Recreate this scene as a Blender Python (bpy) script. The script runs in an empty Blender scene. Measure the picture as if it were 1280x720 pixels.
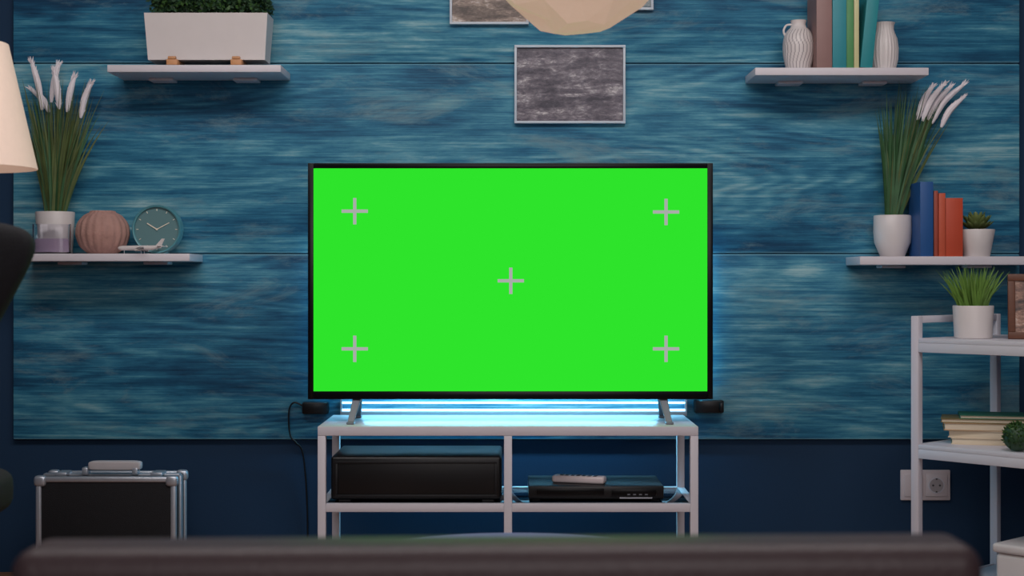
import bpy, bmesh, math, random
from mathutils import Vector, Matrix, Euler
random.seed(7)
F=1890.0; CAMD=4.4; H=0.85
def X(px,D): return (px-640)*D/F
def Z(py,D): return H-(py-350)*D/F
def Y(D): return D-CAMD
def c(r,g,b):
    def f(v):
        v/=255.0
        return v/12.92 if v<=.04045 else ((v+.055)/1.055)**2.4
    return (f(r),f(g),f(b))
scene=bpy.context.scene
COL=scene.collection
# ---------------------------------------------------------------- materials
def mat(name,col,rough=.5,metal=0,var=.1,scale=9,bump=0,bscale=120,emit=None,estr=0,trans=0,spec=.5,stretch=(1,1,1),ior=1.45):
    m=bpy.data.materials.new(name); m.use_nodes=True
    nt=m.node_tree; N=nt.nodes; L=nt.links
    b=N['Principled BSDF']
    tc=N.new('ShaderNodeTexCoord'); mp=N.new('ShaderNodeMapping'); mp.inputs['Scale'].default_value=stretch
    L.new(tc.outputs['Object'],mp.inputs['Vector'])
    n=N.new('ShaderNodeTexNoise'); n.inputs['Scale'].default_value=scale; n.inputs['Detail'].default_value=4
    L.new(mp.outputs[0],n.inputs['Vector'])
    mx=N.new('ShaderNodeMix'); mx.data_type='RGBA'
    mx.inputs[6].default_value=(*[v*(1-var) for v in col],1)
    mx.inputs[7].default_value=(*[min(1,v*(1+var)) for v in col],1)
    L.new(n.outputs['Fac'],mx.inputs[0]); L.new(mx.outputs[2],b.inputs['Base Color'])
    b.inputs['Roughness'].default_value=rough; b.inputs['Metallic'].default_value=metal
    b.inputs['Specular IOR Level'].default_value=spec; b.inputs['IOR'].default_value=ior
    b.inputs['Transmission Weight'].default_value=trans
    if emit:
        b.inputs['Emission Color'].default_value=(*emit,1); b.inputs['Emission Strength'].default_value=estr
    if bump:
        n2=N.new('ShaderNodeTexNoise'); n2.inputs['Scale'].default_value=bscale; n2.inputs['Detail'].default_value=3
        L.new(mp.outputs[0],n2.inputs['Vector'])
        bp=N.new('ShaderNodeBump'); bp.inputs['Strength'].default_value=bump; bp.inputs['Distance'].default_value=.004
        L.new(n2.outputs['Fac'],bp.inputs['Height']); L.new(bp.outputs[0],b.inputs['Normal'])
    return m
def emis(name,col,s):
    m=bpy.data.materials.new(name); m.use_nodes=True
    N=m.node_tree.nodes; L=m.node_tree.links; N.clear()
    o=N.new('ShaderNodeOutputMaterial'); e=N.new('ShaderNodeEmission')
    e.inputs[0].default_value=(*col,1); e.inputs[1].default_value=s
    L.new(e.outputs[0],o.inputs[0]); return m
def ramp(N,stops):
    r=N.new('ShaderNodeValToRGB'); cr=r.color_ramp
    while len(cr.elements)<len(stops): cr.elements.new(.5)
    for e,(p,col) in zip(cr.elements,stops): e.position=p; e.color=(*col,1)
    return r
def wood_board():
    m=bpy.data.materials.new('painted_teal_wood'); m.use_nodes=True
    nt=m.node_tree; N=nt.nodes; L=nt.links; b=N['Principled BSDF']
    tc=N.new('ShaderNodeTexCoord'); oi=N.new('ShaderNodeObjectInfo')
    def mapped(sx,sz,off):
        mp=N.new('ShaderNodeMapping'); mp.inputs['Scale'].default_value=(sx,1,sz); mp.inputs['Location'].default_value=(off,off*.3,off*1.7)
        L.new(tc.outputs['Object'],mp.inputs['Vector']); return mp
    wm=N.new('ShaderNodeMath'); wm.operation='MULTIPLY'; wm.inputs[1].default_value=37.0
    L.new(oi.outputs['Random'],wm.inputs[0])
    def noise(sx,sz,off,sc,det,dist=0,rough=.55):
        mp=mapped(sx,sz,off); n=N.new('ShaderNodeTexNoise'); n.noise_dimensions='4D'
        n.inputs['Scale'].default_value=sc; n.inputs['Detail'].default_value=det; n.inputs['Distortion'].default_value=dist
        n.inputs['Roughness'].default_value=rough
        L.new(mp.outputs[0],n.inputs['Vector']); L.new(wm.outputs[0],n.inputs['W']); return n.outputs['Fac']
    def math_(op,a,b_):
        q=N.new('ShaderNodeMath'); q.operation=op
        for i,v in enumerate((a,b_)):
            if isinstance(v,(int,float)): q.inputs[i].default_value=v
            else: L.new(v,q.inputs[i])
        return q.outputs[0]
    streak=noise(1.1,16,1.3,1.0,9,.3,.68)
    blot=noise(1.5,4.5,5.1,1.0,5,.4,.6)
    fine=noise(3.0,190,9.4,1.0,5,.1,.7)
    brush=noise(7,60,14.2,1.0,7,.2,.74)
    ring=noise(.5,3.4,31.0,1.0,2,.15,.5)
    rs=math_('SINE',math_('MULTIPLY',ring,200),0)
    rmask=noise(1.2,5,44.0,1.0,3,0,.5)
    s=math_('ADD',math_('MULTIPLY',streak,.72),math_('MULTIPLY',blot,.78))
    s=math_('ADD',s,math_('MULTIPLY',fine,.46))
    s=math_('ADD',s,math_('MULTIPLY',brush,.46))
    s=math_('ADD',s,math_('MULTIPLY',math_('MULTIPLY',rs,rmask),.075))
    s=math_('SUBTRACT',s,.70)
    r=ramp(N,[(.26,c(18,62,94)),(.40,c(30,92,126)),(.50,c(46,118,150)),(.61,c(84,152,174)),(.76,c(158,198,204))])
    L.new(s,r.inputs[0])
    w1=noise(2.2,9,21.0,1.0,8,.8,.76)
    wr=N.new('ShaderNodeMapRange'); wr.inputs['From Min'].default_value=.52; wr.inputs['From Max'].default_value=.66
    wr.inputs['To Max'].default_value=.6
    L.new(w1,wr.inputs['Value'])
    mx=N.new('ShaderNodeMix'); mx.data_type='RGBA'; L.new(wr.outputs[0],mx.inputs[0])
    L.new(r.outputs[0],mx.inputs[6]); mx.inputs[7].default_value=(*c(126,156,162),1)
    # seam highlight painted into the colour of the rubbed plank edges
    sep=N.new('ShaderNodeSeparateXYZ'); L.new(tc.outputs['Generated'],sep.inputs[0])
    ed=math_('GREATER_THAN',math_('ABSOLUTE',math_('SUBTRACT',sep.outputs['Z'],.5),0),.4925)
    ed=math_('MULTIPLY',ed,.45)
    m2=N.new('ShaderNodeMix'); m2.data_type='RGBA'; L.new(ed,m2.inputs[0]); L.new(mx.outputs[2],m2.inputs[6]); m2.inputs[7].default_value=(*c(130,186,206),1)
    L.new(m2.outputs[2],b.inputs['Base Color'])
    b.inputs['Roughness'].default_value=.6; b.inputs['Specular IOR Level'].default_value=.3
    hh=math_('ADD',math_('MULTIPLY',rs,.2),math_('MULTIPLY',fine,.9))
    bp=N.new('ShaderNodeBump'); bp.inputs['Strength'].default_value=.4; bp.inputs['Distance'].default_value=.003
    L.new(hh,bp.inputs['Height']); L.new(bp.outputs[0],b.inputs['Normal'])
    return m
def sea_photo(name,seed,cols):
    m=bpy.data.materials.new(name); m.use_nodes=True
    nt=m.node_tree; N=nt.nodes; L=nt.links; b=N['Principled BSDF']
    tc=N.new('ShaderNodeTexCoord')
    def nz(sx,sz,rot,det,rough,off,dist=0):
        mp=N.new('ShaderNodeMapping'); mp.inputs['Scale'].default_value=(sx,1,sz); mp.inputs['Location'].default_value=(seed+off,0,seed*2)
        mp.inputs['Rotation'].default_value=(0,rot,0); L.new(tc.outputs['Object'],mp.inputs['Vector'])
        n=N.new('ShaderNodeTexNoise'); n.inputs['Scale'].default_value=1; n.inputs['Detail'].default_value=det; n.inputs['Roughness'].default_value=rough
        n.inputs['Distortion'].default_value=dist
        L.new(mp.outputs[0],n.inputs['Vector']); return n.outputs['Fac']
    a=nz(48,120,.14,8,.78,0,.5); d=nz(9,34,.18,3,.5,4,.6)
    def mm(op,x,y):
        q=N.new('ShaderNodeMath'); q.operation=op
        for i,v in enumerate((x,y)):
            if isinstance(v,(int,float)): q.inputs[i].default_value=v
            else: L.new(v,q.inputs[i])
        return q.outputs[0]
    t=mm('ADD',mm('MULTIPLY',a,.5),mm('MULTIPLY',d,.5))
    r=ramp(N,[(.40,cols[0]),(.50,cols[1]),(.56,cols[2]),(.63,cols[3])]); L.new(t,r.inputs[0])
    L.new(r.outputs[0],b.inputs['Base Color']); b.inputs['Roughness'].default_value=.4
    return m
M={}
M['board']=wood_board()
M['navy']=mat('navy_wall_paint',c(14,48,78),.8,var=.08,scale=3,bump=.08,bscale=180)
M['ceil']=mat('ceiling_paint',c(200,200,200),.9,var=.03)
M['white']=mat('white_lacquer',c(214,208,214),.45,var=.03,scale=5)
M['whitemetal']=mat('white_powder_coat',c(214,210,218),.4,var=.03)
M['ceramic']=mat('white_ceramic',c(216,208,206),.35,var=.04,scale=20)
M['black']=mat('black_plastic',c(14,15,18),.35,var=.2)
M['blackgloss']=mat('black_gloss',c(7,8,11),.3,var=.2,spec=.3)
M['blackmatte']=mat('black_fabric',c(24,24,28),.85,var=.25,scale=60,bump=.3,bscale=400)
M['silver']=mat('brushed_aluminium',c(196,202,212),.36,metal=.65,var=.06,scale=40,stretch=(1,1,12))
M['footgrey']=mat('satin_grey_metal',c(120,124,132),.45,metal=.5,var=.06,scale=40)
M['glass_dark']=mat('smoked_glass',c(20,30,42),.08,var=.05)
M['green_screen']=emis('green_screen_display',c(46,227,43),1.0)
M['cross']=emis('marker_grey',c(168,172,168),1.0)
M['led']=emis('led_strip_glow',(.34,.74,1.0),3.4)
M['ledside']=emis('led_side_glow',(.09,.60,.90),6.5)
M['sofa']=mat('dark_brown_leather',c(66,52,55),.45,var=.15,scale=14,bump=.2,bscale=160)
M['wood']=mat('light_oak',c(196,140,96),.5,var=.2,scale=12,stretch=(1,1,8))
M['leaf']=mat('leaf_green',c(58,92,42),.55,var=.4,scale=30)
M['leaf2']=mat('leaf_bright_green',c(100,138,58),.5,var=.35,scale=30)
M['leafdark']=mat('leaf_dark_green',c(44,74,48),.55,var=.4,scale=30)
M['grassR']=mat('reed_grass_green',c(56,94,58),.55,var=.6,scale=18)
M['grassL']=mat('reed_grass_olive',c(90,104,60),.55,var=.6,scale=18)
M['plume']=mat('white_plume',c(236,228,232),.9,var=.04,scale=60)
M['soil']=mat('soil',c(46,34,26),.95,var=.4,scale=80,bump=.6)
M['pink']=mat('pink_terracotta',c(178,138,128),.75,var=.25,scale=30,bump=.5,bscale=140)
M['teal']=mat('clock_teal',c(86,146,156),.4,var=.05)
M['clockface']=mat('clock_face',c(92,128,132),.6,var=.05)
M['dark']=mat('dark_marks',c(40,42,48),.5)
M['cream']=mat('cream_hand',c(232,224,205),.5)
M['glass']=mat('clear_glass',(.95,.95,.98),.03,trans=1,var=0)
M['lilac']=mat('lilac_wax',c(190,170,196),.5,var=.06)
M['socket']=mat('socket_plastic',c(218,204,206),.4,var=.02)
M['socketd']=mat('socket_hole',c(70,66,70),.6)
M['brown']=mat('brown_wood_frame',c(98,58,40),.5,var=.25,scale=20,stretch=(1,1,6))
M['shade']=mat('lamp_shade_fabric',c(222,198,184),.9,var=.05,scale=60,emit=c(235,205,185),estr=.22,bump=.15,bscale=300)
M['paper']=mat('lantern_rice_paper',c(236,214,196),.9,var=.10,scale=14,emit=c(255,220,190),estr=.34,bump=.6,bscale=40)
M['pages']=mat('book_pages',c(222,208,184),.8,var=.1,scale=60,stretch=(1,1,20))
M['sucl']=mat('succulent_green',c(108,122,70),.45,var=.3,scale=30)
def bookmat(n,r,g,b): return mat('book_cover_'+n,c(r,g,b),.5,var=.08,scale=25)
def floor_mat():
    m=bpy.data.materials.new('floor_oak_planks'); m.use_nodes=True
    nt=m.node_tree; N=nt.nodes; L=nt.links; b=N['Principled BSDF']
    tc=N.new('ShaderNodeTexCoord'); br=N.new('ShaderNodeTexBrick'); br.inputs['Scale'].default_value=1
    br.inputs['Brick Width'].default_value=1.2; br.inputs['Row Height'].default_value=.14; br.inputs['Mortar Size'].default_value=.003
    br.inputs['Color1'].default_value=(*c(150,98,66),1); br.inputs['Color2'].default_value=(*c(128,80,52),1); br.inputs['Mortar'].default_value=(*c(50,30,20),1)
    L.new(tc.outputs['Object'],br.inputs['Vector']); L.new(br.outputs['Color'],b.inputs['Base Color']); b.inputs['Roughness'].default_value=.4
    return m
M['floor']=floor_mat()
# ---------------------------------------------------------------- helpers
def G(name,loc=(0,0,0),rz=0,rx=0,ry=0):
    e=bpy.data.objects.new(name,None); e.empty_display_size=.05; e.location=loc; e.rotation_euler=(rx,ry,rz)
    COL.objects.link(e); return e
def OB(g,name,bm,mats,smooth=True,ang=38):
    bmesh.ops.recalc_face_normals(bm,faces=bm.faces)
    for f in bm.faces: f.smooth=smooth
    if smooth:
        for e in bm.edges:
            if len(e.link_faces)==2 and e.calc_face_angle(0)>math.radians(ang): e.smooth=False
    me=bpy.data.meshes.new(name); bm.to_mesh(me); bm.free()
    if not isinstance(mats,(list,tuple)): mats=[mats]
    for m in mats: me.materials.append(m)
    o=bpy.data.objects.new(name,me); COL.objects.link(o)
    if g: o.parent=g
    return o
def bx(g,name,xr,yr,zr,m,bev=0,rot=None,seg=2):
    bm=bmesh.new(); bmesh.ops.create_cube(bm,size=1)
    s=(xr[1]-xr[0],yr[1]-yr[0],zr[1]-zr[0]); ce=Vector(((xr[0]+xr[1])/2,(yr[0]+yr[1])/2,(zr[0]+zr[1])/2))
    for v in bm.verts: v.co=Vector((v.co.x*s[0],v.co.y*s[1],v.co.z*s[2]))
    if bev: bmesh.ops.bevel(bm,geom=list(bm.edges),offset=bev,segments=seg,affect='EDGES',profile=.5)
    o=OB(g,name,bm,m); o.location=ce
    if rot: o.rotation_euler=rot
    return o
def lathe(g,name,prof,m,seg=40,loc=(0,0,0),ribs=0,amp=0,ribr=(0,99),stripe=None,squash=1,smooth=True,ang=38):
    bm=bmesh.new(); rings=[]
    for (r,z) in prof:
        if r<1e-5: rings.append([bm.verts.new((loc[0],loc[1],loc[2]+z))]); continue
        ring=[]
        for i in range(seg):
            a=2*math.pi*i/seg; rr=r
            if ribs and ribr[0]<=z<=ribr[1]: rr=r*(1+amp*math.cos(a*ribs))
            ring.append(bm.verts.new((loc[0]+rr*math.cos(a),loc[1]+rr*math.sin(a)*squash,loc[2]+z)))
        rings.append(ring)
    for k in range(len(rings)-1):
        A,B=rings[k],rings[k+1]
        for i in range(seg):
            j=(i+1)%seg
            if len(A)==1 and len(B)==1: continue
            if len(A)==1: f=bm.faces.new((A[0],B[i],B[j]))
            elif len(B)==1: f=bm.faces.new((A[i],A[j],B[0]))
            else: f=bm.faces.new((A[i],A[j],B[j],B[i]))
            if stripe: f.material_index=stripe(i,k)
    return OB(g,name,bm,m,smooth,ang)
def tubes(bm,pts,rad,seg=8,mi=0):
    pts=[Vector(p) for p in pts]
    if not isinstance(rad,(list,tuple)): rad=[rad]*len(pts)
    prev=None; up=Vector((0,0,1))
    for k,p in enumerate(pts):
        t=(pts[min(k+1,len(pts)-1)]-pts[max(k-1,0)]).normalized()
        u=up if abs(t.dot(up))<.95 else Vector((1,0,0))
        a=t.cross(u).normalized(); b_=t.cross(a).normalized()
        if prev:
            a=(prev-t*prev.dot(t)).normalized(); b_=t.cross(a).normalized()
        prev=a
        ring=[bm.verts.new(p+(a*math.cos(2*math.pi*i/seg)+b_*math.sin(2*math.pi*i/seg))*rad[k]) for i in range(seg)]
        if k:
            for i in range(seg):
                f=bm.faces.new((last[i],last[(i+1)%seg],ring[(i+1)%seg],ring[i])); f.material_index=mi
        else: bm.faces.new(ring)
        last=ring
    bm.faces.new(last)
def tube(g,name,pts,rad,m,seg=10):
    bm=bmesh.new(); tubes(bm,pts,rad,seg); return OB(g,name,bm,m)
def smoothpts(P,n=8):
    P=[Vector(p) for p in P]; out=[]
    for i in range(len(P)-1):
        p0=P[max(i-1,0)];p1=P[i];p2=P[i+1];p3=P[min(i+2,len(P)-1)]
        for k in range(n):
            t=k/n
            out.append(.5*((2*p1)+(p2-p0)*t+(2*p0-5*p1+4*p2-p3)*t*t+(3*p1-p0-3*p2+p3)*t**3))
    out.append(P[-1]); return out
def pillow(g,name,ce,sz,m,e1=.4,e2=.4,shape=None,nu=40,nv=24,rot=None):
    bm=bmesh.new(); rings=[]
    sp=lambda v,e: math.copysign(abs(v)**e,v)
    for k in range(nv+1):
        ph=-math.pi/2+math.pi*k/nv
        if k in(0,nv): 
            rings.append([bm.verts.new((0,0,sz[2]/2*(-1 if k==0 else 1)))]); continue
        rings.append([bm.verts.new((sz[0]/2*sp(math.cos(ph),e1)*sp(math.cos(t),e2),sz[1]/2*sp(math.cos(ph),e1)*sp(math.sin(t),e2),sz[2]/2*sp(math.sin(ph),e1))) for t in [2*math.pi*i/nu for i in range(nu)]])
    for k in range(nv):
        A,B=rings[k],rings[k+1]
        for i in range(nu):
            j=(i+1)%nu
            if len(A)==1: bm.faces.new((A[0],B[j],B[i]))
            elif len(B)==1: bm.faces.new((A[i],A[j],B[0]))
            else: bm.faces.new((A[i],A[j],B[j],B[i]))
    if shape:
        for v in bm.verts: v.co=Vector(shape(v.co))
    o=OB(g,name,bm,m,ang=80); o.location=ce
    if rot:o.rotation_euler=rot
    return o
def blade(bm,base,d,length,w,bend,n=6,mi=0,ymax=None):
    base=Vector(base); d=Vector(d).normalized(); bend=Vector(bend)
    side=d.cross(Vector((random.uniform(-.6,.6),1,random.uniform(-.2,.2)))).normalized()
    last=None
    for k in range(n+1):
        t=k/n; p=base+d*length*t+bend*t*t; ww=w*(1-t**1.6)*.5+.0002
        a=p-side*ww; b_=p+side*ww
        if ymax is not None: a.y=min(a.y,ymax); b_.y=min(b_.y,ymax)
        a=bm.verts.new(a); b_=bm.verts.new(b_)
        if last:
            f=bm.faces.new((last[0],last[1],b_,a)); f.material_index=mi
        last=(a,b_)
def grass(g,name,base,n,h,lean,spread,w,m,r0=.015,droop=.5,ymax=None,pw=.7,minl=.55):
    bm=bmesh.new()
    for i in range(n):
        a=random.uniform(0,2*math.pi); s=random.random()**pw*spread
        d=Vector((math.cos(a)*s+lean,math.sin(a)*s*.5,1)).normalized()
        L_=h*random.uniform(minl,1.0)
        bend=Vector((math.cos(a)*s+random.uniform(-.12,.12),math.sin(a)*s*.4,-.25))*L_*droop*random.uniform(.1,.8)
        blade(bm,(base[0]+math.cos(a)*r0*random.random(),base[1]+math.sin(a)*r0*random.random(),base[2]),d,L_,w*random.uniform(.6,1.2),bend,n=7,ymax=ymax)
    return OB(g,name,bm,m,ang=180)
def plumes(g,base,tips,m):
    bs=bmesh.new(); bp=bmesh.new()
    for lo,hi in tips:
        lo=Vector(lo);hi=Vector(hi);b0=Vector(base)
        tubes(bs,smoothpts([b0,b0.lerp(lo,.5)+Vector((0,0,.02)),lo],5),.0013,5)
        mid=lo.lerp(hi,.5)+Vector((-(hi.x-lo.x)*.12,0,.006))
        P=smoothpts([lo,mid,hi],8); n=len(P)
        tubes(bp,P,[.002+.0072*math.sin(math.pi*min(1,(k+.6)/(n)))**.8 for k in range(n)],8)
        for k in range(n-1):
            for q in range(9):
                a=random.uniform(0,6.28); t=(P[k+1]-P[k]).normalized()
                d=t*1.6+Vector((math.cos(a),math.sin(a),random.uniform(-.4,.4)))*.7
                blade(bp,P[k],d,random.uniform(.014,.024),.0035,(0,0,0),n=2)
    OB(g,'plume_stems',bs,M['grassL']); OB(g,'plumes',bp,m)
def leafcloud(g,name,fn,n,size,m):
    bm=bmesh.new()
    for i in range(n):
        p=Vector(fn()); d=Vector((random.uniform(-1,1),random.uniform(-1,.6),random.uniform(-.3,1))).normalized()
        s=d.cross(Vector((random.random()-.5,random.random()-.5,random.random()-.5))).normalized()
        l=size*random.uniform(.6,1.3)
        v=[bm.verts.new(p),bm.verts.new(p+d*l*.5+s*l*.28),bm.verts.new(p+d*l),bm.verts.new(p+d*l*.5-s*l*.28)]
        bm.faces.new(v)
    return OB(g,name,bm,m,smooth=False)
def book(g,name,w,d,h,cov,loc,rot=(0,0,0),t=.002):
    e=bpy.data.objects.new(name,None); e.empty_display_size=.02; COL.objects.link(e); e.parent=g; e.location=loc; e.rotation_euler=rot
    bx(e,'cover_a',(-w/2,-w/2+t),(-d/2,d/2),(0,h),cov); bx(e,'cover_b',(w/2-t,w/2),(-d/2,d/2),(0,h),cov)
    bx(e,'spine',(-w/2,w/2),(-d/2-.0015,-d/2+.001),(0,h),cov,.0007)
    bx(e,'pages',(-w/2+t,w/2-t),(-d/2+.001,d/2-.004),(.003,h-.003),M['pages'])
    return e
def picture(name,x0,x1,z0,z1,photo,fr,t=.007,y=-.02,depth=.018):
    cx=(x0+x1)/2; cz=(z0+z1)/2; g=G(name,(cx,y,cz)); w=(x1-x0)/2; h=(z1-z0)/2
    bx(g,'rail_top',(-w,w),(-depth,0),(h-t,h),fr,.001); bx(g,'rail_bottom',(-w,w),(-depth,0),(-h,-h+t),fr,.001)
    bx(g,'stile_left',(-w,-w+t),(-depth,0),(-h+t,h-t),fr,.001); bx(g,'stile_right',(w-t,w),(-depth,0),(-h+t,h-t),fr,.001)
    bx(g,'photo_print',(-w+t,w-t),(-.009,-.006),(-h+t,h-t),photo)
    return g
# ---------------------------------------------------------------- room shell
def wall(name,xr,yr,zr,m): 
    return bx(None,name,xr,yr,zr,m)
LX,RX,FY,CZ=-2.4,2.35,-6.2,2.6
wall('floor',(LX-.1,RX+.1),(FY-.1,.1),(-.1,0),M['floor'])
wall('ceiling',(LX-.1,RX+.1),(FY-.1,.1),(CZ,CZ+.1),M['ceil'])
wall('wall_back',(LX-.1,RX+.1),(0,.1),(0,CZ),M['navy'])
wall('wall_left',(LX-.1,LX),(FY,0),(0,CZ),M['navy'])
wall('wall_right',(RX,RX+.1),(FY,0),(0,CZ),M['navy'])
wall('wall_front',(LX-.1,RX+.1),(FY-.1,FY),(0,CZ),M['navy'])
DB=4.38
g=G('wood_wall_panel',(0,0,0))
xl,xr_=X(16,DB),X(1275,DB)
seams=[550,317,79,-159,-330]
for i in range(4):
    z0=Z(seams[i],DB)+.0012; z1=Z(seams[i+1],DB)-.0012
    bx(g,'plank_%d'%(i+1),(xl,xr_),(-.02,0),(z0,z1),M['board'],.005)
# ---------------------------------------------------------------- television
DT=3.95; sT=DT/F; yT=Y(DT)
g=G('television',(X(638,DT),yT,0))
def tx(px): return X(px,DT)-X(638,DT)
x0,x1=tx(385),tx(891); z0,z1=Z(499,DT),Z(204,DT)
sx0,sx1=tx(392),tx(884); sz0,sz1=Z(489,DT),Z(210.5,DT)
bx(g,'bezel_left',(x0,sx0),(-.004,.03),(z0,z1),M['blackgloss'],.001)
bx(g,'bezel_right',(sx1,x1),(-.004,.03),(z0,z1),M['blackgloss'],.001)
bx(g,'bezel_top',(sx0,sx1),(-.004,.03),(sz1,z1),M['blackgloss'],.001)
bx(g,'bezel_bottom',(sx0,sx1),(-.004,.03),(z0,sz0),M['blackgloss'],.001)
bx(g,'display',(sx0,sx1),(-.001,.028),(sz0,sz1),M['green_screen'])
bx(g,'back_shell',(x0+.01,x1-.01),(.03,.05),(z0+.01,z1-.01),M['black'],.004)
bx(g,'rear_housing',(x0+.12,x1-.12),(.05,.10),(z0+.03,z1-.16),M['black'],.012)
for i,(px,py) in enumerate([(443.5,264),(832.5,265),(638.5,351),(443.5,436),(832.5,436)]):
    cx,cz=tx(px),Z(py,DT); a=16.5*sT; b_=2.1*sT
    bm=bmesh.new()
    P=[(-a,-b_),(-b_,-b_),(-b_,-a),(b_,-a),(b_,-b_),(a,-b_),(a,b_),(b_,b_),(b_,a),(-b_,a),(-b_,b_),(-a,b_)]
    bm.faces.new([bm.verts.new((cx+p[0],-.0016,cz+p[1])) for p in P]); OB(g,'tracking_mark_%d'%(i+1),bm,M['cross'],False)
ST=.477
for sgn,nm in((-1,'left'),(1,'right')):
    cx=(446-638)*sT if sgn<0 else (829-638)*sT
    bm=bmesh.new(); bo=cx+sgn*.012
    for dy0,dy1 in((.014,-.035),(.034,.15)):
        top=Vector((cx,dy0,z0+.004)); bot=Vector((bo,dy1,ST+.003))
        d=[]
        for p,w,t in((top,.022,.009),(bot,.016,.007)):
            d.append([bm.verts.new(p+Vector((a*w/2 ,b__*t,0))) for a,b__ in((-1,-1),(1,-1),(1,1),(-1,1))])
        for i in range(4): bm.faces.new((d[0][i],d[0][(i+1)%4],d[1][(i+1)%4],d[1][i]))
        bm.faces.new(d[0]);bm.faces.new(d[1])
    bmesh.ops.bevel(bm,geom=list(bm.edges),offset=.0015,segments=2,affect='EDGES')
    OB(g,'foot_'+nm,bm,M['footgrey'])
    bx(g,'foot_pad_front_'+nm,(bo-.010,bo+.010),(-.052,-.022),(ST,ST+.006),M['footgrey'],.002)
    bx(g,'foot_pad_rear_'+nm,(bo-.010,bo+.010),(.138,.165),(ST,ST+.006),M['footgrey'],.002)
# ---------------------------------------------------------------- LED light frame fixed to the cladding behind the TV
g=G('led_light_bar',(X(642,4.36),-.0205,0))
w=.50
bx(g,'channel',(-w,w),(-.02,0),(Z(520,4.36),Z(514,4.36)),M['silver'],.002)
bx(g,'diffuser',(-w+.005,w-.005),(-.018,-.004),(Z(513.9,4.36),Z(511.5,4.36)),M['led'],.001)
bx(g,'diffuser_upper',(-w+.005,w-.005),(-.014,-.004),(Z(505,4.36),Z(502.5,4.36)),M['led'],.001)
bx(g,'bracket_left',(-w,-w+.005),(-.016,0),(Z(514,4.36),Z(500,4.36)),M['silver']); bx(g,'bracket_right',(w-.005,w),(-.016,0),(Z(514,4.36),Z(500,4.36)),M['silver'])
for a,nm in((-1,'left'),(1,'right')):
    bx(g,'side_channel_'+nm,(a*.525-.01,a*.525+.01),(-.035,0),(Z(497,4.36),Z(300,4.36)),M['silver'],.001)
    o0=a*.536; bx(g,'side_diffuser_'+nm,(min(o0,o0+a*.008),max(o0,o0+a*.008)),(-.034,-.006),(Z(495,4.36),Z(302,4.36)),M['ledside'],.001)
g=G('power_adapter',(X(886,4.36),-.0205,Z(508,4.36)))
bx(g,'brick',(-.042,.042),(-.035,0),(-.018,.018),M['black'],.004); bx(g,'plug',(.028,.04),(-.045,-.035),(-.012,.012),M['black'],.003)
g=G('power_cable',(X(391,4.36),-.0205,Z(510,4.36)))
bx(g,'inline_switch',(-.03,.045),(-.03,-.001),(-.017,.017),M['black'],.004)
tube(g,'cord',smoothpts([(-.03,-.012,.006),(-.055,-.012,.015),(-.069,-.012,-.005),(-.070,-.012,-.05),(-.064,-.012,-.085),(-.05,-.012,-.1),(-.03,.0,-.14),(-.02,.012,-.3),(-.02,.012,-.475)],8),.0026,M['black'])
# ---------------------------------------------------------------- TV stand
DS=3.85; xs0,xs1=X(397,DS),X(873,DS); w=(xs1-xs0)/2; cx=(xs0+xs1)/2
g=G('tv_stand',(cx,Y(DS),0)); dp=.33; p=.0205
bx(g,'top_panel',(-w,w),(0,dp),(ST-.024,ST),M['whitemetal'],.002)
pc=X(635,DS)-cx
for nm,a in(('left',-w),('right',w-p),('centre',pc-p/2)):
    for nn,yy in(('front',0),('rear',dp-p)):
        bx(g,'post_%s_%s'%(nm,nn),(a,a+p),(yy,yy+p),(0,ST-.024),M['whitemetal'],.0015)
for nm,zz in(('mid',.28),('low',.05)):
    for s0,s1,k in((-w+p,pc-p/2,'a'),(pc+p/2,w-p,'b')):
        bx(g,'rail_%s_front_%s'%(nm,k),(s0,s1),(0,p),(zz-.021,zz),M['whitemetal'],.0015)
        bx(g,'rail_%s_rear_%s'%(nm,k),(s0,s1),(dp-p,dp),(zz-.021,zz),M['whitemetal'],.0015)
        bx(g,'shelf_%s_%s'%(nm,k),(s0,s1),(p,dp-p),(zz-.010,zz-.001),M['glass_dark'],.001)
    for a,k in((-w,'a'),(w-p,'b'),(pc-p/2,'c')):
        bx(g,'rail_%s_side_%s'%(nm,k),(a,a+p),(p,dp-p),(zz-.021,zz),M['whitemetal'],.0015)
zs=.28
g=G('av_receiver',(X(520,3.87),Y(3.875),zs)); w=.219; h=.118
bx(g,'feet_left',(-w+.02,-w+.05),(.01,.2),(0,.006),M['black']); bx(g,'feet_right',(w-.05,w-.02),(.01,.2),(0,.006),M['black'])
bx(g,'casing',(-w,w),(0,.26),(.006,h),M['black'],.008,seg=3)
fm=mat('receiver_front',c(16,18,22),.5,var=.15)
bx(g,'front_frame_top',(-w+.012,w-.012),(-.004,0),(h-.018,h-.012),fm,.001); bx(g,'front_frame_bottom',(-w+.012,w-.012),(-.004,0),(.014,.020),fm,.001)
bx(g,'front_frame_left',(-w+.012,-w+.018),(-.004,0),(.020,h-.018),fm,.001); bx(g,'front_frame_right',(w-.018,w-.012),(-.004,0),(.020,h-.018),fm,.001)
g=G('dvd_player',(X(745,3.9),Y(3.89),zs)); w=.174
for a in(-w+.01,w-.03): bx(g,'foot',(a,a+.02),(.02,.2),(0,.006),M['black'])
bx(g,'casing',(-w,w),(0,.21),(.006,.040),M['black'],.003)
bx(g,'tray_door',(-w+.02,.02),(-.003,0),(.018,.034),M['blackgloss'],.001)
bx(g,'display_window',(.04,w-.02),(-.003,0),(.014,.032),M['blackgloss'],.001)
bx(g,'trim_strip',(.06,w-.03),(-.002,0),(.008,.011),M['silver'])
for i in range(4): bx(g,'button_%d'%i,(.08+.015*i,.087+.015*i),(-.0045,-.003),(.017,.020),M['footgrey'])
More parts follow.
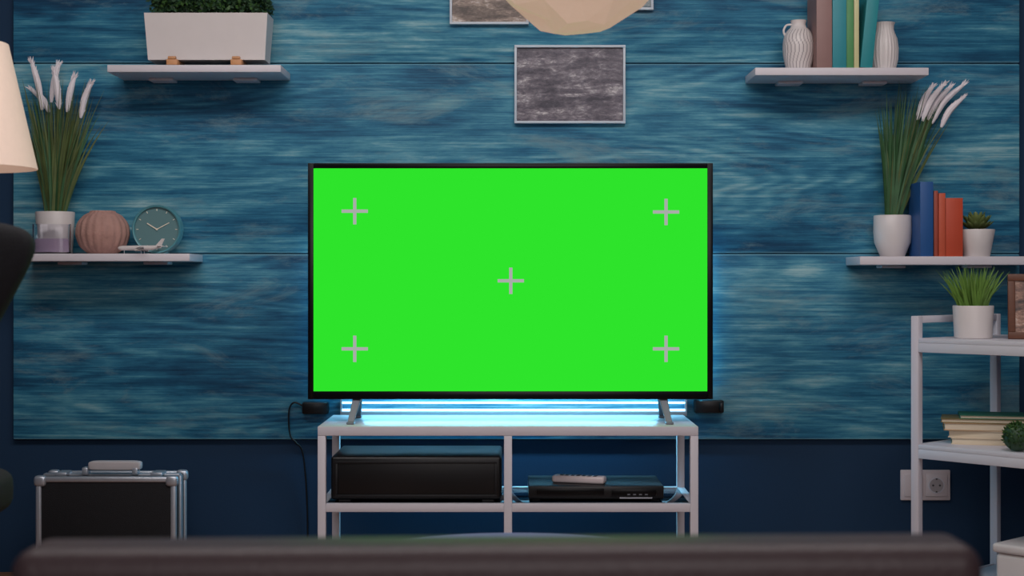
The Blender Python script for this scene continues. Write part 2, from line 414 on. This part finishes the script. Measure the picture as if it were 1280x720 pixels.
g=G('remote_control',(X(724,3.95),Y(3.95),zs+.0405),rz=-.30)
bx(g,'body',(-.07,.07),(-.019,.019),(0,.019),M['socket'],.006,seg=3)
for i in range(7):
    for j in range(2): bx(g,'key',(-.05+.015*i,-.042+.015*i),(-.011+.013*j,-.004+.013*j),(.019,.0205),M['dark'])
# ---------------------------------------------------------------- wall shelves
def shelf(px0,px1,pt,pb,D=4.2):
    x0,x1=X(px0,D),X(px1,D); z1,z0=Z(pt,D),Z(pb,D); cx=(x0+x1)/2
    g=G('wall_shelf',(cx,-.02,z1)); w=(x1-x0)/2
    bx(g,'board',(-w,w),(-.18,0),(z0-z1,0),M['white'],.0015)
    for a in(-w*.5,w*.5):
        bx(g,'bracket_arm',(a-.035,a+.035),(-.06,0),(z0-z1-.008,z0-z1),M['white'],.002)
    return z1
zA=shelf(134,351,81,90); zB=shelf(944,1161,84.5,94); zC=shelf(16,237,317,326.5); zD=shelf(1075,1297,320.5,331)
# ---------------------------------------------------------------- planter box
Dp=4.24
g=G('planter_box',(X(258,Dp),Y(4.285),zA)); s=Dp/F
zb=.020
bm=bmesh.new(); A=[]
for z,w,d in((zb,73*s,.045),(zb+58*s,77*s,.055),(zb+58*s,75*s,.052),(zb+50*s,74*s,.050)):
    A.append([bm.verts.new((a*w,b_*d,z)) for a,b_ in((-1,-1),(1,-1),(1,1),(-1,1))])
for k in range(3):
    for i in range(4): bm.faces.new((A[k][i],A[k][(i+1)%4],A[k+1][(i+1)%4],A[k+1][i]))
bm.faces.new(A[0]); f=bm.faces.new(A[3]); f.material_index=1
OB(g,'trough',bm,[M['ceramic'],M['soil']],False)
for a in(-42,38):
    bx(g,'wood_rail',((a-7)*s,(a+7)*s),(-.058,.05),(.004,zb),M['wood'],.002)
    bx(g,'wood_upstand',((a-5)*s,(a+5)*s),(-.060,-.050),(zb,zb+.008),M['wood'],.002)
bx(g,'base_wire',(-76*s,76*s),(-.035,.035),(0,.004),M['dark'],.001)
zt=zb+56*s
leafcloud(g,'foliage',lambda:(random.uniform(-70,76)*s,random.uniform(-.05,.05),zt+random.random()**.8*.085),3000,.016,M['leafdark'])
leafcloud(g,'foliage_light',lambda:(random.uniform(-70,76)*s,random.uniform(-.055,.05),zt+.01+random.random()*.085),1400,.013,M['leaf'])
# ---------------------------------------------------------------- pictures
wf=mat('white_frame',c(205,214,224),.4,var=.03)
picture('framed_photo',X(643,4.36),X(782,4.36),Z(154,4.36),Z(56,4.36),sea_photo('photo_sea_foam',3.1,[c(60,56,70),c(104,96,108),c(140,132,140),c(214,208,210)]),wf)
picture('framed_photo',X(562,4.36),X(661,4.36),Z(30,4.36),Z(-68,4.36),sea_photo('photo_coast',9.4,[c(70,56,50),c(120,102,92),c(160,140,128),c(215,205,200)]),wf)
picture('framed_photo',X(718,4.36),X(817,4.36),Z(12,4.36),Z(-86,4.36),sea_photo('photo_shore',15.0,[c(60,70,80),c(90,110,120),c(140,150,150),c(205,205,200)]),wf)
# ---------------------------------------------------------------- top-right shelf
D2=4.27; s=D2/F; y2=Y(D2)
g=G('striped_jug',(X(998,D2),y2,zB))
prof=[(0,0),(13,0),(15,2),(18,14),(19.5,28),(18.5,40),(15,49),(10,54),(8.5,58),(10,63),(8.6,63),(7,58),(7,50),(0,48)]
P=smoothpts([Vector((r,0,z)) for r,z in prof[2:8]],4)
prof=[(0,0),(13*s,0)]+[(v.x*s,v.z*s) for v in P]+[(r*s,z*s) for r,z in prof[8:]]
nk=len(P)
lathe(g,'body',prof,[M['ceramic'],mat('jug_stripe_grey',c(140,130,134),.5)],seg=120,stripe=lambda i,k:1 if (2<=k<=nk-3 and (i+int(round(2.2*math.sin(k*.55))))%5==0) else 0,ang=60)
tube(g,'handle',smoothpts([(-8*s,0,58*s),(-15*s,0,57*s),(-18.5*s,0,50*s),(-16*s,0,43*s)],5),.0032,M['ceramic'])
g=G('ribbed_vase',(X(1105,D2),y2,zB))
prof=[(0,0),(11,0),(14,2),(17,14),(17.5,28),(16,40),(13,47),(11.5,52),(12,57),(13.5,60),(12,60),(10,53),(0,45)]
lathe(g,'body',[(r*s,z*s) for r,z in prof],M['ceramic'],seg=96,ribs=24,amp=.022)
g=G('books',(X(1050,D2),y2,zB))
def bpx(px): return (px-1050)*s
book(g,'book_pink',19*s,.13,.235,bookmat('dusty_pink',148,116,112),(bpx(1024.5),0,0),(0,-.003,0))
book(g,'book_teal',17*s,.13,.22,bookmat('teal',48,140,152),(bpx(1043),0,0))
book(g,'book_green',9*s,.12,.205,bookmat('green',84,146,92),(bpx(1056.5),0,0))
book(g,'book_cream',6*s,.12,.20,bookmat('cream',205,200,150),(bpx(1064.5),0,0))
book(g,'book_sky',15*s,.12,.215,bookmat('turquoise',36,136,144),(bpx(1076.5),0,.0012),(0,.10,0))
# ---------------------------------------------------------------- left shelf
D3=4.29; s=D3/F; y3=Y(D3)
def pot(g,w_top,w_bot,h,rnd=0,m=None):
    if rnd: prof=[(0,0),(w_bot*.9,0),(w_bot,.002),(w_top*.97,h*.35),(w_top*1.02,h*.6),(w_top,h-.002),(w_top*.97,h),(w_top*.9,h-.002),(w_top*.9,h*.88)]
    else: prof=[(0,0),(w_bot*.95,0),(w_bot,.002),(w_top,h-.002),(w_top*.98,h),(w_top*.91,h-.001),(w_top*.9,h*.88)]
    lathe(g,'pot',prof,m or M['ceramic'],seg=48); 
    lathe(g,'soil',[(0,h*.88),(w_top*.9,h*.87)],M['soil'],seg=32)
Dl=4.318; sl=Dl/F; YM=-.026-Y(Dl)
g=G('potted_reed_grass',(X(69,Dl),Y(Dl),zC)); pot(g,24*sl,21*sl,53*sl)
grass(g,'blades',(0,0,48*sl),170,.42,.05,.26,.0085,M['grassL'],r0=.026,droop=.6,ymax=YM,pw=.6,minl=.5)
grass(g,'blades_dark',(0,0,48*sl),80,.38,.03,.24,.008,M['grassR'],r0=.026,droop=.6,ymax=YM,pw=.6,minl=.45)
def tp(px,py,dy=0,cx=69,base=zC): return (X(px,Dl)-X(cx,Dl),dy,Z(py,Dl)-base)
plumes(g,(0,0,50*sl),[(tp(54,138,-.01),tp(42,78,-.02)),(tp(64,128),tp(72,80,.01)),(tp(78,138,-.03),tp(73,90,-.04)),(tp(84,140),tp(93,96)),(tp(102,148,-.01),tp(116,106,-.02)),(tp(60,140,.01),tp(38,112,.01))],M['plume'])
q=4.23/F; g=G('glass_candle_holder',(X(65,4.23),-.172,zC))
lathe(g,'glass',[(0,0),(23*q,0),(24*q,.002),(24*q,37*q),(23*q,37*q),(22.5*q,.004),(0,.004)],M['glass'],seg=40,squash=.42)
lathe(g,'candle',[(0,.0045),(21.5*q,.0045),(21.5*q,.042),(0,.042)],M['lilac'],seg=40,squash=.40)
g=G('ribbed_round_vase',(X(128.5,D3),Y(D3),zC))
prof=[(0,0),(16,0),(18,1),(27,9),(31.5,20),(32.5,28),(30,39),(23,48),(16,52),(15,54),(13.5,54),(13,51),(0,44)]
P=smoothpts([Vector((r*s,0,z*s)) for r,z in prof[2:9]],4)
prof2=[(0,0),(16*s,0)]+[(v.x,v.z) for v in P]+[(r*s,z*s) for r,z in prof[9:]]
lathe(g,'body',prof2,M['pink'],seg=120,ribs=20,amp=.022,ang=60)
g=G('desk_clock',(X(197,D3),Y(D3),zC),rz=0)
R=30.5*s; cz=R+.001
def disc(g,name,r,y0,y1,cx,cz,m,seg=48):
    bm=bmesh.new(); tubes(bm,[(cx,y0,cz),(cx,y1,cz)],r,seg); return OB(g,name,bm,m)
bm=bmesh.new(); n=56
rings=[]
for r,y in((R-.007,-.006),(R-.006,-.015),(R-.002,-.017),(R,-.013),(R,.022),(R-.004,.026)):
    rings.append([bm.verts.new((r*math.cos(2*math.pi*i/n),y,cz+r*math.sin(2*math.pi*i/n))) for i in range(n)])
for k in range(5):
    for i in range(n): bm.faces.new((rings[k][i],rings[k][(i+1)%n],rings[k+1][(i+1)%n],rings[k+1][i]))
bm.faces.new(rings[-1]); OB(g,'case',bm,M['teal'])
disc(g,'dial',R-.0065,-.008,-.004,0,cz,M['clockface'])
for i in range(12):
    a=math.pi/6*i; rr=R-.014
    o=bx(g,'tick_%d'%i,(-.0008,.0008),(-.0092,-.008),(-.003,.003),M['cream']); o.location=(rr*math.sin(a),-.0086,cz+rr*math.cos(a)); o.rotation_euler=(0,a,0)
for nm,a,l,w_ in(('hour_hand',math.radians(-58),.034,.003),('minute_hand',math.radians(62),.042,.0022)):
    o=bx(g,nm,(-w_/2,w_/2),(-.0108,-.0098),(-l/2,l/2),M['cream']); o.location=(l/2*math.sin(a)*.9,-.0102,cz+l/2*math.cos(a)*.9); o.rotation_euler=(0,a,0)
disc(g,'hub',.003,-.012,-.008,0,cz,M['cream'],16)
bx(g,'foot_left',(-.03,-.018),(-.008,.02),(0,.012),M['teal'],.003); bx(g,'foot_right',(.018,.03),(-.008,.02),(0,.012),M['teal'],.003)
Da=4.225; g=G('model_airplane',(X(176,Da),Y(Da),zC),rz=math.radians(-12))
bm=bmesh.new()
tubes(bm,[(-.070,0,.017),(-.066,0,.0165),(-.055,0,.016),(.0,0,.016),(.035,0,.0165),(.06,0,.020),(.068,0,.0215)],[.001,.0045,.0068,.0072,.0066,.003,.001],16)
def slab(bm,P,t):
    a=[bm.verts.new(Vector(p)+Vector(t)) for p in P]; b_=[bm.verts.new(Vector(p)-Vector(t)) for p in P]
    bm.faces.new(a); bm.faces.new(b_)
    for i in range(len(P)): bm.faces.new((a[i],a[(i+1)%len(P)],b_[(i+1)%len(P)],b_[i]))
for sg in(-1,1):
    slab(bm,[(-.018,sg*.004,.014),(.012,sg*.004,.014),(.036,sg*.055,.018),(.026,sg*.055,.018)],(0,0,.001))
    slab(bm,[(.048,sg*.001,.020),(.062,sg*.001,.020),(.070,sg*.024,.021),(.064,sg*.024,.021)],(0,0,.0007))
    tubes(bm,[(-.006,sg*.024,.010),(.012,sg*.024,.010)],.0032,12)
slab(bm,[(.044,0,.022),(.062,0,.022),(.072,0,.042),(.063,0,.042)],(0,.0008,0))
OB(g,'airframe',bm,M['ceramic'],ang=30)
tube(g,'nose_gear',[(-.05,0,.011),(-.05,0,.0)],.0012,M['silver']); tube(g,'main_gear_a',[(.006,.01,.011),(.006,.01,0)],.0012,M['silver']); tube(g,'main_gear_b',[(.006,-.01,.011),(.006,-.01,0)],.0012,M['silver'])
# ---------------------------------------------------------------- right shelf
g=G('potted_reed_grass',(X(1115.5,Dl),Y(Dl),zD)); pot(g,23*sl,15*sl,52*sl,1)
grass(g,'blades',(0,0,47*sl),160,.42,.15,.20,.0085,M['grassR'],r0=.022,droop=.6,ymax=YM,pw=.7,minl=.5)
grass(g,'blades_light',(0,0,47*sl),50,.40,.22,.2,.008,M['grassL'],r0=.022,droop=.6,ymax=YM,pw=.7,minl=.5)
def tq(px,py,dy=0): return tp(px,py,dy,1115.5,zD)
plumes(g,(0,0,50*sl),[(tq(1147,150),tq(1166,108)),(tq(1152,152,-.01),tq(1178,106,-.02)),(tq(1160,150),tq(1190,108,.01)),(tq(1166,154,.01),tq(1208,104,.02)),(tq(1174,160,-.02),tq(1200,124,-.03))],M['plume'])
D4=4.27; s=D4/F; g=G('books',(X(1168,D4),Y(D4),zD))
book(g,'book_blue',16*s,.12,92*s,bookmat('blue',34,84,144),((1151-1168)*s,0,0))
book(g,'book_orange_slim',5*s,.11,81*s,bookmat('rust',160,76,62),((1163-1168)*s,0,0))
book(g,'book_orange',8*s,.12,78*s,bookmat('orange',196,88,62),((1170-1168)*s,0,0))
book(g,'book_red_orange',21*s,.12,72*s,bookmat('red_orange',190,74,48),((1185-1168)*s,0,0))
Ds=4.25; s=Ds/F; g=G('potted_succulent',(X(1221,Ds),Y(Ds),zD)); pot(g,22*s,16*s,34*s)
bm=bmesh.new()
for ring,(n,tilt,l,w_,zz) in enumerate([(13,1.25,.050,.019,.0),(11,.95,.05,.018,.004),(9,.6,.042,.016,.008),(6,.3,.032,.013,.01)]):
    for i in range(n):
        a=2*math.pi*i/n+ring*.4; d=Vector((math.cos(a)*math.sin(tilt),math.sin(a)*math.sin(tilt),math.cos(tilt)))
        sd=Vector((-math.sin(a),math.cos(a),0)); nn=d.cross(sd)
        base=Vector((0,0,32*s+zz)); last=None
        for t,ww in((0,.35),(.3,.8),(.6,1),(.82,.75),(1,.06)):
            p_=base+d*l*t+Vector((0,0,.012*t*t)); ww*=w_/2
            rg=[bm.verts.new(p_+sd*ww*math.cos(q)+nn*ww*.38*math.sin(q)) for q in [k*math.pi/3 for k in range(6)]]
            if last:
                for k in range(6): bm.faces.new((last[k],last[(k+1)%6],rg[(k+1)%6],rg[k]))
            last=rg
        bm.faces.new(last)
OB(g,'rosette',bm,M['sucl'],ang=70)
# ---------------------------------------------------------------- wall socket
g=G('power_socket',(X(1156,4.4),0,Z(606,4.4))); s=CAMD/F
bx(g,'frame',(-31*s,31*s),(-.009,0),(-19*s,19*s),M['socket'],.003)
bx(g,'switch_plate',(-27*s,-4*s),(-.013,-.009),(-14*s,14*s),M['socket'],.002)
bx(g,'socket_plate',(-.5*s,27*s),(-.012,-.009),(-14*s,14*s),M['socket'],.002)
bm=bmesh.new(); tubes(bm,[(13*s,-.0115,0),(13*s,-.0135,0)],10*s,32); OB(g,'socket_rim',bm,M['whitemetal'])
bm=bmesh.new(); tubes(bm,[(13*s,-.0134,0),(13*s,-.0138,0)],8.6*s,32); OB(g,'socket_recess',bm,mat('socket_inner',c(176,166,168),.5))
for a in(-1,1):
    bm=bmesh.new(); tubes(bm,[(13*s+a*4.2*s,-.0138,0),(13*s+a*4.2*s,-.0146,0)],1.3*s,12); OB(g,'pin_hole',bm,M['socketd'])
    bx(g,'earth_clip',(13*s-1*s,13*s+1*s),(-.0150,-.0136),((a*8-.8)*s,(a*8+.8)*s),M['socketd'])
# ---------------------------------------------------------------- aluminium case
D5=4.08; s=D5/F; w=88*s; hh=Z(596,D5); dd=.14
g=G('equipment_case',(X(132,D5),Y(D5),0))
bx(g,'shell_front',(-w+.006,w-.006),(.004,dd/2-.002),(.006,hh-.006),M['blackmatte'],.003)
bx(g,'shell_rear',(-w+.006,w-.006),(dd/2+.002,dd-.004),(.006,hh-.006),M['blackmatte'],.003)
e=.016
for nm,yy in(('front',0),('rear',dd-e)):
    bx(g,'edge_top_'+nm,(-w+.02,w-.02),(yy,yy+e),(hh-e,hh),M['silver'],.005,seg=3)
    bx(g,'edge_bottom_'+nm,(-w+.02,w-.02),(yy,yy+e),(0,e),M['silver'],.005,seg=3)
    bx(g,'edge_left_'+nm,(-w,-w+e),(yy,yy+e),(.02,hh-.02),M['silver'],.005,seg=3)
    bx(g,'edge_right_'+nm,(w-e,w),(yy,yy+e),(.02,hh-.02),M['silver'],.005,seg=3)
    for a in(-1,1):
        for zc in(.015,hh-.012): pillow(g,'corner_cap',(a*(w-.012),yy+e/2,zc),(.034,e+.008,.03),M['silver'],.6,.6,nu=20,nv=12)
bx(g,'seam_rail_top',(-w+.004,w-.004),(dd/2-.012,dd/2+.012),(hh-.006,hh+.001),M['silver'],.001)
bx(g,'seam_rail_left',(-w-.001,-w+.006),(dd/2-.012,dd/2+.012),(.004,hh-.004),M['silver'],.001)
bx(g,'seam_rail_right',(w-.006,w+.001),(dd/2-.012,dd/2+.012),(.004,hh-.004),M['silver'],.001)
for a in(-.13,.13): bx(g,'latch',(a-.016,a+.016),(.03,.085),(hh-.003,hh+.008),M['silver'],.003)
for a in(-.068,.068): bx(g,'handle_mount',(a-.008,a+.008),(.04,.07),(hh-.001,hh+.02),M['silver'],.003)
pillow(g,'handle_grip',(.012,.055,hh+.024),(.145,.03,.026),mat('handle_grip_grey',c(190,184,186),.55),.35,.3,nu=24,nv=16)
# ---------------------------------------------------------------- side rack
TH=math.radians(47); O=Vector((1.0575,-.45,0))
def RK(u,v): return (O.x+math.cos(TH)*u+math.sin(TH)*v, O.y-math.sin(TH)*u+math.cos(TH)*v)
g=G('shelving_rack',(O.x,O.y,0),rz=-TH); q=.011; LN=.8; DP=.4; ZT=.756; z1_=.698; z2_=.4216; z3_=.06
for nm,u,v in(('front_left',0,0),('rear_left',0,DP),('front_right',LN,0),('rear_right',LN,DP)):
    bx(g,'post_'+nm,(u-q,u+q),(v-q,v+q),(0,ZT),M['whitemetal'],.002)
for u in(0,LN): bx(g,'end_rail_top',(u-q,u+q),(q,DP-q),(ZT-.018,ZT),M['whitemetal'],.002)
for k,zz in enumerate((z1_,z2_,z3_)):
    bx(g,'shelf_%d'%(k+1),(q,LN-q),(-q,DP+q),(zz-.012,zz),M['whitemetal'],.001)
    bx(g,'lip_front_%d'%(k+1),(q,LN-q),(-q,-q+.006),(zz-.036,zz-.012),M['whitemetal'],.001)
    bx(g,'lip_rear_%d'%(k+1),(q,LN-q),(DP+q-.006,DP+q),(zz-.036,zz-.012),M['whitemetal'],.001)
    bx(g,'lip_left_%d'%(k+1),(-.003,.003),(q,DP-q),(zz-.03,zz),M['whitemetal'],.001)
x_,y_=RK(.105,.10); s=3.94/F
g=G('potted_grass',(x_,y_,z1_)); pot(g,25*s,23*s,41*s)
grass(g,'blades',(0,0,36*s),190,.125,0,.62,.006,M['leaf2'],r0=.036,droop=.5)
x_,y_=RK(.25,.15)
g=G('wooden_picture_frame',(x_,y_,z1_),rz=-.25,rx=-.12); w=.065; h=.168
for nm,a,b_,c0,c1 in(('rail_bottom',-w,w,0,.018),('rail_top',-w,w,h-.018,h),('stile_left',-w,-w+.018,.018,h-.018),('stile_right',w-.018,w,.018,h-.018)):
    bx(g,nm,(a,b_),(-.008,.008),(c0,c1),M['brown'],.002)
bx(g,'photo',(-w+.018,w-.018),(-.002,.002),(.018,h-.018),sea_photo('photo_portrait',4.0,[c(50,36,34),c(110,80,70),c(160,120,100),c(200,180,170)]))
bx(g,'easel_leg',(-.012,.012),(.008,.014),(.004,.12),M['brown'],.001)
x_,y_=RK(.105,.16)
g=G('books',(x_,y_,z2_),rz=-.30); z=0
for nm,wd,dp_,t,col,off,r in(('cream_low',.185,.13,.017,(214,196,170),.006,.02),('cream_mid',.18,.125,.019,(222,206,184),0,-.05),('tan',.20,.13,.020,(176,140,100),-.006,.04),('olive',.21,.13,.011,(116,104,62),-.006,0),('green',.165,.12,.010,(40,110,84),.016,.05)):
    cov=bookmat(nm,*col)
    e=bpy.data.objects.new('book_'+nm,None); COL.objects.link(e); e.parent=g; e.location=(off,0,z); e.rotation_euler=(0,0,r); e.empty_display_size=.02
    bx(e,'cover_bottom',(-wd/2,wd/2),(-dp_/2,dp_/2),(0,.0018),cov); bx(e,'cover_top',(-wd/2,wd/2),(-dp_/2,dp_/2),(t-.0018,t),cov)
    bx(e,'pages',(-wd/2+.003,wd/2-.003),(-dp_/2+.003,dp_/2-.002),(.0018,t-.0018),M['pages']); bx(e,'spine',(-wd/2,wd/2),(dp_/2-.0015,dp_/2),(.0018,t-.0018),cov)
    z+=t
x_,y_=RK(.265,.035); g=G('moss_ball_plant',(x_,y_,z2_))
pillow(g,'core',(0,0,.036),(.07,.07,.072),M['leafdark'],1,1,nu=20,nv=12)
def ballp():
    a=random.uniform(0,6.283); zc=random.uniform(-.75,1); r=math.sqrt(1-zc*zc)*.033; return (r*math.cos(a),r*math.sin(a),.037+zc*.033)
leafcloud(g,'leaves',ballp,900,.010,M['leaf'])
x_,y_=RK(.40,.18); g=G('storage_box',(x_,y_,z3_),rz=-TH)
bx(g,'body',(-.2,.2),(-.14,.14),(0,.10),M['ceramic'],.012,seg=3); bx(g,'lid',(-.206,.206),(-.146,.146),(.1005,.124),M['ceramic'],.008,seg=3)
# ---------------------------------------------------------------- floor lamp (left)
D6=3.2; s=D6/F
g=G('floor_lamp',(X(-52,D6),Y(D6),0)); zt_,zb_=Z(54,D6),Z(210,D6)
lathe(g,'shade',[(95*s,zb_),(60*s,zt_),(59*s,zt_),(94*s,zb_+.0002)],M['shade'],seg=64)
lathe(g,'base',[(0,0),(.14,0),(.14,.012),(.02,.022),(0,.024)],M['black'],seg=48)
tube(g,'pole',[(0,0,.02),(0,0,zt_-.03)],.009,M['black'],16)
bm=bmesh.new()
for a in(0,2.09,4.19): tubes(bm,[(0,0,zt_-.03),(59*s*math.cos(a),59*s*math.sin(a),zt_-.004)],.002,6)
OB(g,'spider',bm,M['black'])
pillow(g,'bulb',(.0,.04,zb_+.12),(.055,.055,.075),emis('bulb_warm',(1,.72,.48),2.5),1,1,nu=20,nv=12)
# ---------------------------------------------------------------- office chair (left)
g=G('office_chair',(-1.085,-1.86,0),rz=0)
def bshape(v):
    t=(v.z/.40+.5); k=min(1,max(.3,.42+.60*t))
    return (v.x*k, v.y+.05*(v.x/.3)**2+.05*(t-.5)**2, v.z)
pillow(g,'backrest',(0,-.26,.745),(.73,.085,.40),M['blackmatte'],.28,.55,shape=bshape,nv=48)
pillow(g,'seat',(0,.03,.475),(.40,.44,.09),M['blackmatte'],.45,.5)
tube(g,'back_support',smoothpts([(0,0,.40),(0,-.2,.40),(0,-.32,.46),(0,-.32,.62)],6),.018,M['black'])
tube(g,'gas_lift',[(0,0,.10),(0,0,.43)],.026,M['black'],20)
bm=bmesh.new()
for i in range(5):
    a=2*math.pi*i/5+.3; d=Vector((math.cos(a),math.sin(a),0))
    tubes(bm,[Vector((0,0,.115)),d*.15+Vector((0,0,.105)),d*.27+Vector((0,0,.075))],[.026,.02,.014],10)
    t=Vector((-d.y,d.x,0)); p0=d*.27+Vector((0,0,.0285))
    tubes(bm,[p0-t*.02,p0+t*.02],.028,20); tubes(bm,[p0,p0+Vector((0,0,.05))],.006,8)
OB(g,'star_base',bm,M['black'])
# ---------------------------------------------------------------- sofa (foreground)
D7=1.22; s=D7/F; zt_=Z(670,1.285)
g=G('sofa',(X(626,D7),Y(D7),0),ry=-.006)
w=1230*s/2
bx(g,'back_cushion',(-w,w),(0,.085),(zt_-.30,zt_),M['sofa'],.020,seg=5)
bx(g,'back_frame',(-w+.01,w-.01),(.005,.08),(.12,zt_-.29),M['sofa'],.01)
bx(g,'seat_base',(-w+.01,w-.01),(.085,.60),(.12,.26),M['sofa'],.02)
pillow(g,'seat_cushion',(0,.34,.32),(2*w-.03,.50,.14),M['sofa'],.25,.25)
for a in(-1,1):
    for b_ in(.05,.55): bx(g,'leg',(a*(w-.05)-.02,a*(w-.05)+.02),(b_-.02,b_+.02),(.0,.12),M['brown'],.004)
# ---------------------------------------------------------------- coffee table
g=G('round_coffee_table',(X(645,2.31),Y(2.31),0))
tt=mat('table_top_matt',c(116,124,160),1.0,var=.05,spec=0)
zt2=.4045
lathe(g,'top',[(0,zt2-.018),(.35,zt2-.018),(.358,zt2-.012),(.36,zt2-.005),(.355,zt2),(0,zt2)],tt,seg=72)
for i in range(3):
    a=2*math.pi*i/3+.5; tube(g,'leg_%d'%i,[(.12*math.cos(a),.12*math.sin(a),zt2-.018),(.25*math.cos(a),.25*math.sin(a),0.0)],[.016,.011],M['whitemetal'])
# ---------------------------------------------------------------- paper pendant lantern
D8=3.0; r=.205; zc=Z(42,D8)+r
g=G('paper_pendant_lamp',(X(720,D8),Y(D8),zc))
bm=bmesh.new(); rings=[]; NS=12; NR=9
random.seed(5)
for k in range(NR+1):
    ph=-math.pi/2+math.pi*k/NR
    if k in(0,NR): rings.append([bm.verts.new((-.045 if k==0 else 0,0,r*1.0*(-1 if k==0 else 1)))]); continue
    rg=[]
    for i in range(NS):
        a=2*math.pi*(i+.5*(k%2))/NS; rr=r*random.uniform(.945,1.05)
        rg.append(bm.verts.new((rr*math.cos(ph)*math.cos(a),rr*math.cos(ph)*math.sin(a),rr*.98*math.sin(ph))))
    rings.append(rg)
for k in range(NR):
    A,B=rings[k],rings[k+1]
    for i in range(NS):
        j=(i+1)%NS
        if len(A)==1: bm.faces.new((A[0],B[i],B[j])); continue
        if len(B)==1: bm.faces.new((A[i],A[j],B[0])); continue
        if k%2: bm.faces.new((A[i],A[j],B[j])); bm.faces.new((A[i],B[j],B[i]))
        else: bm.faces.new((A[i],A[j],B[i])); bm.faces.new((A[j],B[j],B[i]))
OB(g,'shade',bm,M['paper'],False)
tube(g,'cord',[(0,0,r*.9),(0,0,CZ-zc-.02)],.003,M['black'],8)
lathe(g,'ceiling_rose',[(0,CZ-zc-.03),(.045,CZ-zc-.03),(.05,CZ-zc),(0,CZ-zc)],M['white'],seg=32)
# ---------------------------------------------------------------- lights
def area(name,loc,rot,sx,sy,e,col):
    l=bpy.data.lights.new(name,'AREA'); l.shape='RECTANGLE'; l.size=sx; l.size_y=sy; l.energy=e; l.color=col
    o=bpy.data.objects.new(name,l); o.location=loc; o.rotation_euler=rot; COL.objects.link(o); return o
area('ceiling_softlight',(0,-1.9,CZ-.05),(math.radians(24),0,0),3.0,.9,62,(1,.95,.94))
area('room_fill_light',(0.3,-5.6,1.9),(math.radians(84),0,0),3.0,1.4,37,(1,.92,.92))
area('led_bar_throw',(X(638,4.36),-.10,.60),(math.radians(-28),0,0),.9,.03,5.2,(.24,.72,1.0))
# ---------------------------------------------------------------- camera, world, view
cam=bpy.data.cameras.new('camera'); co=bpy.data.objects.new('camera',cam); COL.objects.link(co)
co.location=(0,-CAMD,H); co.rotation_euler=(math.radians(90),0,0)
cam.sensor_width=36; cam.lens=F/1280*36; cam.shift_y=-10/1280
cam.dof.use_dof=True; cam.dof.focus_distance=4.15; cam.dof.aperture_fstop=5.6; cam.clip_start=.05
scene.camera=co
wd=bpy.data.worlds.new('world'); scene.world=wd; wd.use_nodes=True
wd.node_tree.nodes['Background'].inputs[0].default_value=(.05,.08,.12,1); wd.node_tree.nodes['Background'].inputs[1].default_value=.3
scene.view_settings.view_transform='Standard'
scene.view_settings.look='None'
